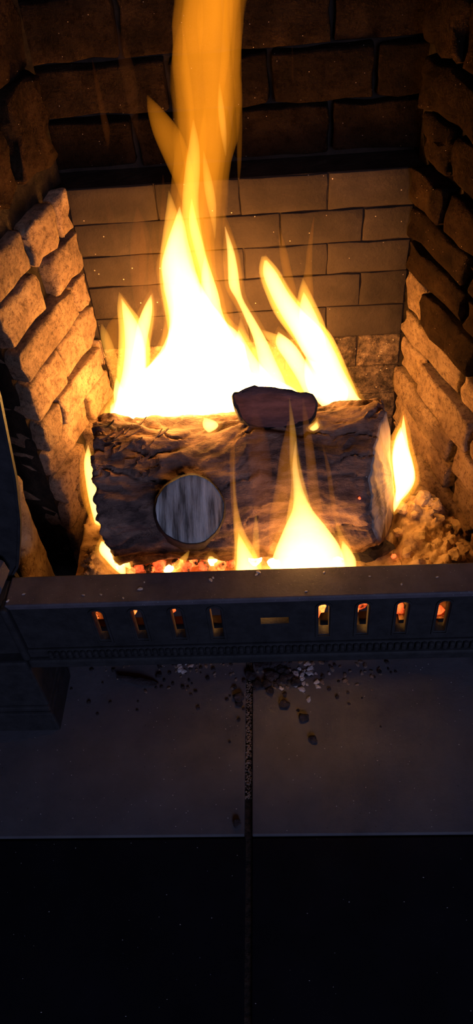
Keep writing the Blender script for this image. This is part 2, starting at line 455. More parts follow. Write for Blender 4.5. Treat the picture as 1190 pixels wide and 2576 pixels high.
# rough stone filling the corner between jamb and brick
sv, sf = [], []
nu, nw = 12, 22
for j in range(nw + 1):
    z = 0.10 + (0.345 - 0.10) * j / nw
    wd = 0.5 * (1 - max(0.0, (z - 0.16) / 0.19)) ** 0.8
    yc = 0.655 + 0.035 * (z - 0.16) / 0.17
    for i in range(nu):
        a = 2 * math.pi * i / nu
        hy = 0.004 + 0.11 * wd
        p = Vector((-0.352 + 0.016 * math.cos(a), yc - 0.006 + hy * math.sin(a), z))
        p.x += 0.004 * nz(p.x * 30, p.y * 40, p.z * 40)
        p.y += 0.006 * nz(p.x * 30 + 5, p.y * 30, p.z * 50)
        sv.append(p)
for j in range(nw):
    for i in range(nu):
        sf.append((j * nu + i, j * nu + (i + 1) % nu, (j + 1) * nu + (i + 1) % nu, (j + 1) * nu + i))
sf += [tuple(range(nu - 1, -1, -1)), tuple(nw * nu + i for i in range(nu))]
so = tag(build('filler_stone', sv, sf, M['stone'], smooth=True, origin=(-0.352, 0.65, 0.1)), 'tapering rough stone wedged upright between iron jamb and brick cheek', 'stone')
fix_normals(so)

# bottom grate that carries the fire
grate = tag(empty('bottom_grate', (-0.04, 0.70, 0.15)), 'black iron grate bars under the burning log', 'fire grate')
for i in range(10):
    x = -0.275 + i * 0.051
    bevel_box('bar', (x - 0.007, x + 0.007, 0.555, 0.93, 0.140, 0.158), M['iron'], grate, bev=0.002)
bevel_box('cross_bar', (-0.30, 0.24, 0.60, 0.614, 0.126, 0.142), M['iron'], grate, bev=0.002)
bevel_box('cross_bar', (-0.29, 0.21, 0.86, 0.874, 0.126, 0.142), M['iron'], grate, bev=0.002)

# ------------------------------------------------------------------ ash bed and heaps
def heap(name, x0, x1, y0, y1, hf, mat, label, nx=70, ny=60, base=0.150, soft=True):
    v, f = [], []
    for j in range(ny + 1):
        for i in range(nx + 1):
            x = x0 + (x1 - x0) * i / nx; y = y0 + (y1 - y0) * j / ny
            e = min(1.0, min(i, nx - i, j, ny - j) / 18.0)
            v.append((x, y, base + 0.001 + (hf(x, y) - base - 0.001) * (e * e * (3 - 2 * e) if soft else 1)))
    for j in range(ny):
        for i in range(nx):
            a = j * (nx + 1) + i
            f.append((a, a + 1, a + nx + 2, a + nx + 1))
    nb = len(v)
    ring = [i for i in range(nx + 1)] + [j * (nx + 1) + nx for j in range(1, ny + 1)] + [ny * (nx + 1) + i for i in range(nx - 1, -1, -1)] + [j * (nx + 1) for j in range(ny - 1, 0, -1)]
    for r in ring: v.append((v[r][0], v[r][1], base))
    for k in range(len(ring)):
        k2 = (k + 1) % len(ring)
        f.append((ring[k2], ring[k], nb + k, nb + k2))
    f.append(tuple(nb + k for k in range(len(ring) - 1, -1, -1)))
    o = build(name, v, f, mat, smooth=True, origin=((x0 + x1) / 2, (y0 + y1) / 2, base))
    return tag(o, label, 'ash', None, 'stuff')

def lumpy(x, y, sc):
    d = noise.voronoi(Vector((x * sc, y * sc, 0.3)))[0]
    return max(0.0, 0.5 - d[0]) + 0.5 * max(0.0, 0.5 - noise.voronoi(Vector((x * sc * 2.3, y * sc * 2.3, 1.3)))[0][0])
def bed_h(x, y):
    return 0.168 + 0.012 * lumpy(x, y, 60) + 0.006 * nz(x * 25, y * 25, 0)
heap('ash_bed', -0.300, 0.225, 0.640, 0.925, bed_h, M['ash'], 'loose bed of grey tan ash under the burning log', 150, 100, 0.1582, False)
def g(x, y, cx, cy, sx, sy): return math.exp(-((x - cx) / sx) ** 2 - ((y - cy) / sy) ** 2)
def right_h(x, y):
    h = 0.052 * g(x, y, 0.180, 0.735, 0.045, 0.055) + 0.030 * g(x, y, 0.205, 0.645, 0.05, 0.05)
    return 0.165 + h + (0.030 * lumpy(x, y, 42) + 0.010 * nz(x * 50, y * 50, 2)) * min(1, h * 45)
heap('ash_heap', 0.140, 0.285, 0.585, 0.82, right_h, M['ash'], 'lumpy heap of crumbling tan ash against the brick beside the split log end', 130, 170, 0.1582)
def left_h(x, y):
    h = 0.05 * g(x, y, -0.262, 0.668, 0.022, 0.04)
    return 0.165 + h + (0.02 * lumpy(x, y, 50) + 0.008 * nz(x * 50, y * 50, 5)) * min(1, h * 45)
heap('ash_heap', -0.302, -0.215, 0.60, 0.74, left_h, M['ash'], 'small drift of crumbly ash at the foot of the brick cheek by the hot coals', 70, 90, 0.1582)

def chunk_mesh(name, seed, n=2, sx=1, sy=1, sz=0.8, amp=0.35, freq=1.6):
    bm = bmesh.new()
    bmesh.ops.create_icosphere(bm, subdivisions=n, radius=1.0)
    for w in bm.verts:
        k = 1 + amp * nz(w.co.x * freq + seed * 5.1, w.co.y * freq, w.co.z * freq - seed)
        d = noise.voronoi(w.co * 1.1 + Vector((seed, seed * 2, 0)))[0]
        k += 0.25 * (d[1] - d[0]) - 0.1
        w.co = Vector((w.co.x * sx, w.co.y * sy, w.co.z * sz)) * k
    me = bpy.data.meshes.new(name)
    bm.to_mesh(me); bm.free()
    zmin = min(v.co.z for v in me.vertices)
    me.transform(Matrix.Translation((0, 0, -zmin * 0.92)))
    return me

def chunk(name, p, r, me, mat, rz=0, label=None, cat=None, group=None, sc=(1, 1, 1)):
    o = bpy.data.objects.new(name, me)
    col.objects.link(o)
    if not me.materials: me.materials.append(mat)
    o.material_slots[0].link = 'OBJECT'
    o.material_slots[0].material = mat
    o.location = Vector(p) * S
    o.scale = (r * S * sc[0], r * S * sc[1], r * S * sc[2])
    o.rotation_euler = (random.uniform(-0.1, 0.1), random.uniform(-0.1, 0.1), rz)
    return tag(o, label, cat, group)

CH = [chunk_mesh('lump', i, 2) for i in range(6)]
FL = [chunk_mesh('flake', 20 + i, 2, 1.0, 0.7, 0.28, 0.4, 1.2) for i in range(5)]

# clinker lumps on the right heap
for i in range(46):
    x = random.uniform(0.145, 0.235); y = random.uniform(0.605, 0.75)
    r = random.uniform(0.004, 0.011)
    if right_h(x, y) < 0.18: continue
    chunk('ash_lump', (x, y, right_h(x, y) - r * 0.5), r, CH[i % 6], M['ash'], random.uniform(0, 6),
          'rounded tan lump of clinker on the ash heap by the split log end', 'ash lump', 'clinker lumps on the ash heap')

for i in range(22):
    x = random.uniform(-0.285, -0.245); y = random.uniform(0.635, 0.695)
    r = random.uniform(0.003, 0.008)
    chunk('ash_lump', (x, y, left_h(x, y) - r * 0.6), r, CH[i % 6], M['ash'], random.uniform(0, 6),
          'tan lump in the small ash drift near the filler stone', 'ash lump', 'ash lumps by the left bricks')

# ------------------------------------------------------------------ the big log
LY, LZ0, LZ1, LR = 0.725, 0.275, 0.286, 0.096
LXL = -0.243
stub_c = at(478, 1282, y=0.620)
stub_n = (CAM - stub_c).normalized()
big = tag(empty('split_log', (-0.06, LY, 0.18)), 'big bark covered log with a sawn branch stub lying behind the fret', 'log')
def log_xend(y, z=0.29): return 0.106 + 0.34 * (min(y, 0.745) - 0.69) - 0.05 * max(0, y - 0.745) + 0.20 * (0.375 - max(z, 0.25))
nu, nt_ = 300, 220
lv, lf = [], []
th_s = math.atan2(stub_c.z - 0.28, stub_c.y - LY)
for j in range(nu + 1):
    u = j / nu
    for i in range(nt_):
        th = 2 * math.pi * i / nt_
        cy, cz = math.cos(th), math.sin(th)
        y_ = LY + LR * cy
        xe = log_xend(y_, 0.28 + LR * cz) + 0.004 * nz(th * 4, 3, 1)
        xs = LXL + 0.007 * nz(th * 5, 0, 1) + 0.012 * max(0, -cz) + 0.01 * max(0, -cy)
        x = xs + (xe - xs) * u
        zc = LZ0 + (LZ1 - LZ0) * u
        dth = (th - th_s + math.pi) % (2 * math.pi) - math.pi
        v = dth * LR
        dx = x - stub_c.x
        rr = math.hypot(dx, v)
        bulge = math.exp(-(rr / 0.062) ** 2)
        # grain lines bend round the stub
        vw = v * (1 + 1.1 * math.exp(-(rr / 0.08) ** 2)) + 0.03 * nz(x * 8, v * 9, 4) + 0.008 * nz(x * 40, v * 40, 9)
        gr = noise.noise(Vector((x * 16, vw * 62, 7)))
        gr2 = noise.noise(Vector((x * 45, vw * 150, 2)))
        ridge = 1 - 2 * abs(noise.noise(Vector((x * 13 + 5, vw * 40, 21))))
        crack = -max(0.0, 0.12 - abs(noise.noise(Vector((x * 9 + 3, vw * 34, 11))))) * 0.05
        r = LR + 0.011 * nz(x * 8, cy * 1.8, cz * 1.8) + 0.0030 * gr + 0.0022 * gr2 + 0.0022 * ridge + crack + 0.009 * bulge
        # shaggy torn bark near the left shoulder
        sh = math.exp(-((x + 0.245) / 0.03) ** 2) * max(0, cz)
        r += sh * 0.006 * noise.noise(Vector((x * 60, vw * 160, 5)))
        # flatter split top towards the right
        if x > 0.0:
            r -= 0.010 * min(1, x / 0.08) * max(0, math.cos(th - 2.1)) ** 3
        ed = min(u, 1 - u) * 0.4
        if ed < 0.006: r -= 0.004 * (1 - ed / 0.006)
        lv.append((x, LY + r * cy, zc + r * cz))
for j in range(nu):
    for i in range(nt_):
        a = j * nt_ + i; b = j * nt_ + (i + 1) % nt_
        lf.append((a, a + nt_, b + nt_, b))
cl = len(lv); lv.append((LXL + 0.004, LY, LZ0))
for i in range(nt_): lf.append((cl, i, (i + 1) % nt_))
lo_ = build('bark', lv, lf, M['bark'], big, smooth=True)
fix_normals(lo_)
# split right end
last = [Vector(lv[nu * nt_ + i]) for i in range(nt_)]
cc = Vector((log_xend(LY, 0.28), LY, LZ1))
ev, ef = [], []
rings = 16
for k in range(rings + 1):
    t = k / rings
    for i in range(nt_):
        p = cc.lerp(last[i], t * 0.985)
        p.x += 0.0015 + 0.004 * nz(p.y * 90, p.z * 12, 3) * (1 - t ** 4)
        ev.append(p)
for k in range(rings):
    for i in range(nt_):
        a = k * nt_ + i; b = k * nt_ + (i + 1) % nt_
        ef.append((a, a + nt_, b + nt_, b))
ev2 = ev + [last[i] + Vector((-0.003, 0, 0)) for i in range(nt_)]
for i in range(nt_):
    a = rings * nt_ + i; b = rings * nt_ + (i + 1) % nt_
    ef.append((a, a + nt_, b + nt_, b))
eo = build('split_end', ev2, ef, M['wood_end'], big, smooth=True)
eo['label'] = 'pale split end grain of the log'
# branch stub
ax = stub_n
e1 = Vector((1, 0, 0)); e1 = (e1 - ax * e1.dot(ax)).normalized(); e2 = ax.cross(e1)
stv, stf = [], []
ns = 48
prof = [(-0.075, 0.054), (-0.040, 0.046), (-0.016, 0.0428), (-0.006, 0.0415), (-0.001, 0.0412), (0.0005, 0.0402)]
R0 = lambda a: 1 + 0.05 * nz(math.cos(a) * 1.2, math.sin(a) * 1.2, 3)
for (h, r) in prof:
    for i in range(ns):
        a = 2 * math.pi * i / ns
        rr = r * R0(a) * (1 + 0.02 * nz(math.cos(a) * 6, math.sin(a) * 6, h * 60))
        stv.append(stub_c + ax * h + e1 * rr * math.cos(a) + e2 * rr * math.sin(a))
for k in range(len(prof) - 1):
    for i in range(ns):
        a = k * ns + i; b = k * ns + (i + 1) % ns
        stf.append((a, b, b + ns, a + ns))
stf.append(tuple(range(ns - 1, -1, -1)))
stub = build('branch_stub', stv, stf, M['char'], big, smooth=True)
fv, ff = [stub_c + ax * 0.0012], []
for k in range(1, 9):
    for i in range(ns):
        a = 2 * math.pi * i / ns
        rr = 0.0405 * R0(a) * k / 8
        q = e1 * rr * math.cos(a) + e2 * rr * math.sin(a)
        fv.append(stub_c + ax * (0.0010 + (0.0006 * nz(q.x * 300, q.z * 20, 1) if k < 8 else -0.002)) + q)
for i in range(ns): ff.append((0, 1 + i, 1 + (i + 1) % ns))
for k in range(7):
    for i in range(ns):
        a = 1 + k * ns + i; b = 1 + k * ns + (i + 1) % ns
        ff.append((a, a + ns, b + ns, b))
sfc = build('sawn_face', fv, ff, M['stub_face'], None, smooth=True)
sfc.parent = stub
sfc['label'] = 'grey streaked round sawn face of the branch stub'
# curled bark flakes on the log shoulder
for i in range(26):
    x = random.uniform(-0.226, -0.15); th = random.uniform(1.3, 2.3)
    r = LR + 0.003
    p = Vector((x, LY + r * math.cos(th), LZ0 + r * math.sin(th)))
    n = Vector((0, math.cos(th), math.sin(th))); t = Vector((0, -math.sin(th), math.cos(th)))
    L_, W_ = random.uniform(0.010, 0.022), random.uniform(0.003, 0.006)
    d = Vector((1, random.uniform(-0.5, 0.5), 0)).normalized()
    vv, ff = [], []
    for k in range(5):
        s_ = k / 4
        c = p + d * (s_ - 0.5) * L_ + n * (0.009 * s_ * s_ - 0.002)
        for sg in (-1, 1):
            for o_ in (0, 0.0012):
                vv.append(c + t * W_ * sg * (1 - 0.7 * s_) + n * o_)
        if k:
            b = 4 * k
            ff += [(b - 4, b - 2, b + 2, b), (b - 3, b + 1, b + 3, b - 1), (b - 4, b, b + 1, b - 3), (b - 2, b - 1, b + 3, b + 2)]
    ff += [(0, 1, 3, 2), (16, 18, 19, 17)]
    fix_normals(build('bark_flake', vv, ff, M['bark'], big))

# ------------------------------------------------------------------ the short piece lying on the log
wy = 0.722
wpix = [(585, 995), (600, 984), (640, 970), (690, 975), (745, 986), (785, 992), (797, 1008), (796, 1035), (780, 1056), (735, 1070), (690, 1077), (650, 1075), (620, 1066), (600, 1040)]
wc2 = []                        # rounded outline through those points
for i in range(len(wpix)):
    q = [wpix[(i + k - 1) % len(wpix)] for k in range(4)]
    for f in (0.0, 0.25, 0.5, 0.75):
        wc2.append(tuple(0.5 * (2 * q[1][c] + (q[2][c] - q[0][c]) * f + (2 * q[0][c] - 5 * q[1][c] + 4 * q[2][c] - q[3][c]) * f * f + (3 * q[1][c] - q[0][c] - 3 * q[2][c] + q[3][c]) * f ** 3) for c in range(2)))
wo = [at(x + 2.5 * nz(x * 0.05, y * 0.05, 3), y + 2.5 * nz(x * 0.05, y * 0.05, 8), y=wy) for x, y in wc2]
wd_ = (RW @ Vector((0.03, 0.10, 1.0))).normalized()
wc = sum(wo, Vector()) / len(wo)
nwp = len(wo)
vv, ff = [], []
lay = [(0.0, 0.0, 0.90), (0.0, 0.0, 1.0), (0.006, 0, 1.02), (0.03, 0, 1.01), (0.06, 0, 0.98), (0.085, 0, 0.9)]
for (h, _, sc_) in lay:
    for p in wo:
        q = wc + (p - wc) * sc_
        vv.append(q + wd_ * (h - (0.0015 if sc_ == 0.90 else 0)) + Vector((1, 1, 1)) * 0.0015 * nz(q.x * 60, q.z * 60, h * 60))
for k in range(len(lay) - 1):
    for i in range(nwp):
        ff.append((k * nwp + i, k * nwp + (i + 1) % nwp, (k + 1) * nwp + (i + 1) % nwp, (k + 1) * nwp + i))
ff += [tuple((len(lay) - 1) * nwp + i for i in range(nwp))]
small = tag(empty('firewood_piece', (wc.x, wy + 0.02, wc.z - 0.04)), 'short dark piece of firewood resting on top of the big log', 'log')
w1 = build('bark', vv, ff, M['char'], small)
fix_normals(w1)
vv = [wc - wd_ * 0.003] + [wc + (p - wc) * 0.5 - wd_ * (0.0030 + 0.001 * nz(p.x * 70, p.z * 70, 2)) for p in wo] + [wc + (p - wc) * 0.94 - wd_ * 0.0022 for p in wo] + [wc + (p - wc) * 0.97 + wd_ * 0.002 for p in wo]
ff = [(0, 1 + i, 1 + (i + 1) % nwp) for i in range(nwp)]
for k in range(2):
    for i in range(nwp):
        a, b = 1 + k * nwp + i, 1 + k * nwp + (i + 1) % nwp
        ff.append((a, a + nwp, b + nwp, b))
w2 = build('cut_face', vv, ff, M['wedge'], small, smooth=True)
fix_normals(w2)

# charcoal under the right front of the log
p = at(925, 1398, z=0.172)
chunk('charcoal_lump', p, 0.026, chunk_mesh('charcoal', 3.3, 3, 1.25, 0.8, 0.6), M['char'], 0.2, 'large black charcoal lump under the split end of the log', 'charcoal')

# ------------------------------------------------------------------ glowing coals
cpix = [(262, 1408, 16, 0), (285, 1432, 14, 1), (306, 1418, 18, 0), (330, 1438, 12, 0), (352, 1430, 15, 2), (378, 1434, 14, 0), (402, 1424, 18, 2), (425, 1432, 13, 1), (448, 1420, 17, 0), (470, 1430, 15, 2),
        (490, 1414, 16, 0), (512, 1426, 15, 2), (533, 1412, 14, 1), (556, 1424, 17, 0), (580, 1418, 14, 2), (640, 1412, 17, 1), (690, 1418, 16, 1), (740, 1420, 17, 1), (800, 1415, 17, 1), (850, 1412, 14, 1),
        (895, 1384, 9, 1), (908, 1386, 8, 0), (990, 1398, 8, 2), (555, 1300, 5, 0), (548, 1318, 5, 0), (905, 1255, 5, 1), (910, 1300, 7, 2)]
for i, (x, y, r, k) in enumerate(cpix):
    mm = M[('ember', 'ember_hot', 'ember_red')[k]]
    if y < 1340: continue
    p = at(x, y, z=0.178)
    nm = ('bright orange', 'white hot', 'dull red')[k]
    chunk('glowing_coal', p - Vector((0, 0, 0.004)), pix(p, r), CH[i % 6], mm, i * 1.3, nm + ' glowing coal in the row between fret and log', 'coal', nm + ' coals between fret and log')
# coals banked against the back of the fret, seen through its slots
for i in range(30):
    x = -0.275 + 0.051 * (i // 3) + 0.0085 * (i % 3 - 1) + random.uniform(-0.002, 0.002); y = 0.602 + random.uniform(-0.008, 0.014)
    k = (0, 2, 0, 2, 2)[i % 5]
    chunk('glowing_coal', (x, y, 0.157), random.uniform(0.008, 0.013), CH[i % 6], M[('ember', 'ember_hot', 'ember_red')[k]], i, 'orange glowing coal banked behind the slots of the fret', 'coal', 'coals behind the fret slots')
# small sparks on the log
for (x, y, r) in [(557, 1297, 4), (549, 1314, 4), (538, 1332, 4), (905, 1255, 4), (913, 1308, 5), (832, 1338, 5)]:
    p = at(x, y, y=0.641)
    chunk('bark_ember', p, pix(p, r), CH[0], M['ember_red'], 0, 'tiny red ember caught in the bark of the big log', 'ember', 'embers in the log bark')

# ------------------------------------------------------------------ flames
def spline(pts, n):
    out = []
    m = len(pts)
    for k in range(n + 1):
        t = k / n * (m - 1)
        i = min(int(t), m - 2); f = t - i
        q = [pts[max(0, i - 1)], pts[i], pts[i + 1], pts[min(m - 1, i + 2)]]
        out.append(tuple(0.5 * (2 * q[1][c] + (q[2][c] - q[0][c]) * f + (2 * q[0][c] - 5 * q[1][c] + 4 * q[2][c] - q[3][c]) * f * f + (3 * q[1][c] - q[0][c] - 3 * q[2][c] + q[3][c]) * f ** 3) for c in range(len(q[0]))))
    return out

def tongue(parent, pts, Y, mat, k=0.55, n=36, m=18, wob=0.0):
    """a closed flame tongue: ellipses swept along a spine; Y may lean with height"""
    v, f = [], []
    sp = spline(pts, n)
    for j, (px, py, w) in enumerate(sp):
        yy = Y[0] + (Y[1] - Y[0]) * j / n if isinstance(Y, tuple) else Y
        c = at(px, py, y=yy)
        h = pix(c, max(w, 1.5)) / 2
        for i in range(m):
            a = 2 * math.pi * i / m
            r = 1 + wob * nz(math.cos(a) * 1.5 + px * 0.01, math.sin(a) * 1.5, c.z * 14)
            v.append((c.x + h * r * math.cos(a), c.y + h * k * r * math.sin(a), c.z))
    for j in range(n):
        for i in range(m):
            a = j * m + i; b = j * m + (i + 1) % m
            f.append((a, b, b + m, a + m))
    f += [tuple(range(m - 1, -1, -1)), tuple(n * m + i for i in range(m))]
    o = build('flame_tongue', v, f, M[mat], parent, smooth=True)
    fix_normals(o)
    return o

def flame(px, py, Y, label, tongues, group=None, **kw):
    c = at(px, py, y=Y)
    root = tag(empty('flame', c), label, 'flame', group)
    for t in tongues:
        mat, pts = t[0], t[1]
        extra = dict(kw); extra.update(t[2] if len(t) > 2 else {})
        YY = extra.pop('Y', Y)
        o = tongue(root, pts, YY, mat, **extra)
        if mat == 'fW':                    # dimmer envelope round each white tongue
            hp = [(x, y, w * 1.08 + 20) for x, y, w in pts[1:-1]]
            hp = [(pts[0][0], pts[0][1] - 16, 2)] + hp + [(pts[-1][0], pts[-1][1] + 8, 2)]
            h = tongue(None, hp, YY, 'fH', **extra)
            h.name = 'flame_envelope'
            h.parent = o
    return root

flame(480, 1060, 0.818, 'tall orange flame streaming up the chimney from a white hot base', [
    ('fA', [(530, -120, 170), (528, -20, 188), (522, 70, 192), (522, 160, 182), (522, 250, 176), (518, 340, 172), (508, 430, 150), (498, 520, 145), (490, 620, 150), (496, 720, 160), (505, 830, 150), (505, 920, 10)], {'wob': 0.15}),
    ('fA', [(530, -120, 140), (532, -20, 150), (526, 70, 150), (528, 160, 140), (530, 250, 130), (524, 340, 120), (512, 430, 110), (498, 520, 110), (490, 620, 110), (496, 720, 110), (505, 830, 90), (505, 920, 10)], {'wob': 0.25}),
    ('fA', [(540, -120, 80), (545, -20, 90), (540, 70, 90), (545, 160, 80), (545, 250, 70), (530, 340, 70), (515, 430, 80), (498, 520, 80), (490, 620, 90), (496, 720, 90), (505, 830, 60), (505, 920, 10)], {'wob': 0.3}),
    ('fA', [(490, -60, 30), (482, 40, 60), (478, 130, 60), (486, 230, 50), (494, 330, 56), (492, 430, 50), (490, 520, 10)], {'wob': 0.3}),
    ('fO', [(371, 240, 4), (392, 280, 42), (420, 335, 70), (446, 400, 66), (465, 460, 50), (480, 530, 30), (485, 590, 4)]),
    ('fO', [(590, -100, 20), (592, 40, 30), (596, 160, 24), (602, 300, 16), (602, 400, 12), (600, 470, 3)]),
    ('fO', [(455, 60, 10), (452, 140, 40), (462, 230, 44), (470, 320, 44), (478, 420, 30), (482, 480, 5)], {'k': 0.4}),
    ('fY', [(552, 210, 3), (556, 270, 16), (562, 330, 16), (568, 392, 3)]),
    ('fO', [(575, -60, 10), (574, 40, 26), (566, 150, 22), (552, 260, 14), (545, 350, 4)]),
    ('fY', [(486, 300, 3), (488, 360, 26), (484, 430, 40), (479, 500, 42), (482, 570, 46), (498, 640, 44), (518, 710, 36), (535, 780, 26), (545, 830, 4)]),
    ('fY', [(512, 380, 3), (522, 450, 22), (532, 510, 24), (538, 560, 12), (541, 600, 3)]),
    ('fY', [(425, 480, 3), (432, 550, 36), (428, 630, 50), (430, 700, 60), (448, 780, 70), (460, 860, 60), (465, 920, 10)]),
    ('fW', [(452, 520, 3), (450, 560, 26), (446, 610, 54), (446, 660, 78), (458, 710, 96), (474, 760, 112), (490, 810, 140), (500, 860, 190), (492, 910, 245), (470, 960, 300), (450, 1010, 310), (440, 1060, 310), (440, 1100, 280), (440, 1130, 120)], {'wob': 0.2}),
    ('fW', [(516, 640, 3), (520, 690, 28), (528, 740, 44), (536, 790, 50), (552, 840, 62), (572, 890, 80), (590, 950, 90), (600, 1010, 60), (600, 1060, 10)]),
    ('fW', [(482, 500, 3), (486, 560, 22), (500, 620, 26), (514, 680, 22), (524, 740, 16), (530, 790, 3)], {'k': 0.35}),
])
flame(345, 1050, 0.812, 'short two horned yellow flame between the tall flame and the brick cheek', [
    ('fY', [(300, 735, 3), (312, 775, 36), (330, 820, 66), (338, 880, 84), (332, 950, 80), (335, 1020, 70), (340, 1080, 20)]),
    ('fW', [(306, 752, 3), (320, 790, 24), (333, 830, 42), (340, 880, 54), (338, 940, 64), (332, 1000, 80), (335, 1060, 80), (340, 1100, 20)]),
    ('fW', [(380, 742, 3), (372, 775, 24), (362, 815, 34), (352, 870, 34), (346, 940, 40), (345, 1000, 20)]),
    ('fY', [(383, 738, 3), (374, 790, 30), (366, 850, 30), (362, 910, 20), (360, 960, 4)]),
])
flame(300, 1040, 0.815, 'thin pale flame fringe licking the bricks beside the two horned flame', [
    ('fY', [(256, 815, 4), (264, 845, 24), (276, 885, 30), (292, 940, 26), (306, 1000, 22), (316, 1050, 6)], {'k': 0.35}),
    ('fO', [(302, 785, 3), (286, 815, 30), (282, 860, 40), (296, 920, 34), (310, 990, 14)], {'k': 0.35}),
    ('fW', [(292, 950, 3), (300, 990, 30), (312, 1030, 40), (330, 1070, 30)]),
])
flame(690, 1000, 0.825, 'slender slanting flame between the tall flame and the forked flame', [
    ('fO', [(562, 530, 3), (576, 610, 34), (586, 690, 46), (592, 740, 36), (612, 790, 14), (625, 820, 3)]),
    ('fW', [(566, 570, 3), (580, 630, 18), (586, 680, 26), (590, 720, 28), (604, 755, 18), (630, 805, 24), (654, 855, 32), (672, 910, 44), (686, 960, 62), (700, 1010, 60), (705, 1050, 20)]),
    ('fW', [(600, 830, 3), (606, 870, 34), (628, 915, 50), (652, 960, 76), (680, 1010, 90), (690, 1050, 30)]),
    ('fY', [(640, 840, 4), (670, 880, 70), (700, 930, 110), (730, 980, 120), (740, 1030, 60)], {'Y': 0.885, 'k': 0.3}),  # added glowing veil that stands in for firelight on the back wall
    ('fW', [(600, 930, 6), (640, 965, 110), (680, 1000, 150), (690, 1040, 60)]),
    ('fY', [(605, 800, 3), (612, 850, 30), (640, 900, 40), (665, 950, 40)]),
])
flame(800, 1000, 0.828, 'forked white flame with a rounded tip leaning away from the split log end', [
    ('fY', [(664, 645, 14), (676, 680, 50), (700, 735, 66), (735, 790, 86), (780, 840, 100), (812, 890, 90), (840, 940, 76), (868, 985, 60), (900, 1010, 14)]),
    ('fW', [(668, 655, 8), (680, 690, 36), (704, 740, 46), (736, 788, 60), (774, 835, 78), (802, 885, 80), (830, 935, 70), (858, 978, 60), (886, 1005, 40), (930, 1012, 3)]),
    ('fW', [(764, 735, 3), (770, 775, 34), (780, 815, 50), (795, 860, 50), (806, 900, 20)]),
    ('fY', [(762, 700, 3), (770, 760, 46), (792, 815, 50), (812, 860, 30)]),
    ('fO', [(702, 570, 3), (712, 630, 20), (724, 690, 24), (738, 740, 20), (750, 790, 4)]),
    ('fO', [(790, 545, 3), (780, 620, 14), (776, 680, 20), (772, 740, 34), (778, 800, 10)]),
    ('fW', [(700, 835, 3), (716, 865, 44), (742, 905, 48), (768, 950, 44), (786, 1000, 30)]),
    ('fY', [(660, 830, 5), (690, 850, 40), (725, 880, 50), (760, 930, 40)]),
    ('fW', [(770, 900, 4), (800, 940, 70), (825, 980, 100), (840, 1020, 60)]),
    ('fO', [(845, 940, 6), (862, 970, 40), (880, 1000, 40), (890, 1020, 6)]),
    ('fF', [(852, 740, 3), (853, 790, 10), (855, 840, 3)]),
])
flame(370, 820, 0.885, 'dim red veil of flame beside the tall flame', [
    ('fR', [(345, 520, 3), (352, 580, 44), (356, 650, 60), (362, 720, 64), (372, 790, 50), (380, 850, 10)], {'k': 0.4}),
    ('fR', [(410, 440, 3), (412, 520, 16), (408, 610, 20), (400, 700, 24), (396, 780, 6)]),
    ('fR', [(356, 560, 3), (360, 620, 18), (358, 690, 20), (352, 750, 3)]),
    ('fR', [(386, 560, 3), (388, 650, 30), (390, 740, 34), (388, 830, 14)]),
])
for (lab, pts, mt) in [('detached red wisp of flame floating high beside the brick cheek', [(232, 150, 3), (244, 210, 12), (258, 280, 16), (268, 330, 18), (272, 375, 3)], 'fR'),
                       ('faint red wisp below the floating one, before the ledge', [(264, 490, 3), (276, 540, 20), (290, 590, 26), (298, 632, 6)], 'fF'),
                       ('faint broad wisp drifting between the floating wisp and the tall flame', [(290, 60, 4), (312, 140, 34), (330, 230, 34), (342, 330, 12), (348, 360, 3)], 'fF'),
                       ('hair thin wisp high on the dark side of the tall flame', [(735, 110, 2), (736, 150, 5), (736, 190, 6), (736, 216, 2)], 'fR')]:
    c = at(*pts[-1][:2], y=0.88)
    o = tongue(None, pts, 0.88, mt, k=0.5)
    o.name = 'flame_wisp'
    tag(o, lab, 'flame')
flame(770, 1440, 0.604, 'broad white flame with orange streamers rising in front of the log', [
    ('fW', [(744, 1110, 3), (742, 1170, 14), (750, 1230, 24), (760, 1280, 50), (768, 1330, 110), (774, 1375, 160), (774, 1420, 190), (772, 1460, 190), (772, 1500, 120)], {'k': 0.22}),
    ('fY', [(728, 1000, 2), (736, 1080, 16), (740, 1150, 24), (750, 1220, 36), (755, 1290, 66), (760, 1340, 90)]),
    ('fO', [(728, 1060, 10), (722, 1140, 36), (716, 1220, 46), (706, 1290, 54), (700, 1350, 50), (695, 1410, 30)], {'k': 0.3}),
    ('fO', [(762, 1000, 3), (772, 1080, 20), (782, 1160, 26), (790, 1240, 30), (800, 1310, 34), (815, 1370, 20)], {'k': 0.3}),
    ('fO', [(812, 1120, 3), (826, 1180, 12), (836, 1250, 14), (848, 1310, 18), (866, 1365, 26), (885, 1400, 10)], {'k': 0.4}),
    ('fY', [(842, 1300, 3), (856, 1345, 14), (872, 1380, 26), (882, 1410, 20)]),
    ('fW', [(862, 1360, 3), (870, 1385, 26), (876, 1410, 40), (868, 1440, 50), (860, 1470, 20)], {'k': 0.3}),
    ('fR', [(640, 1020, 6), (648, 1100, 50), (655, 1180, 60), (660, 1260, 50), (665, 1330, 30)], {'k': 0.25}),
], k=0.3)
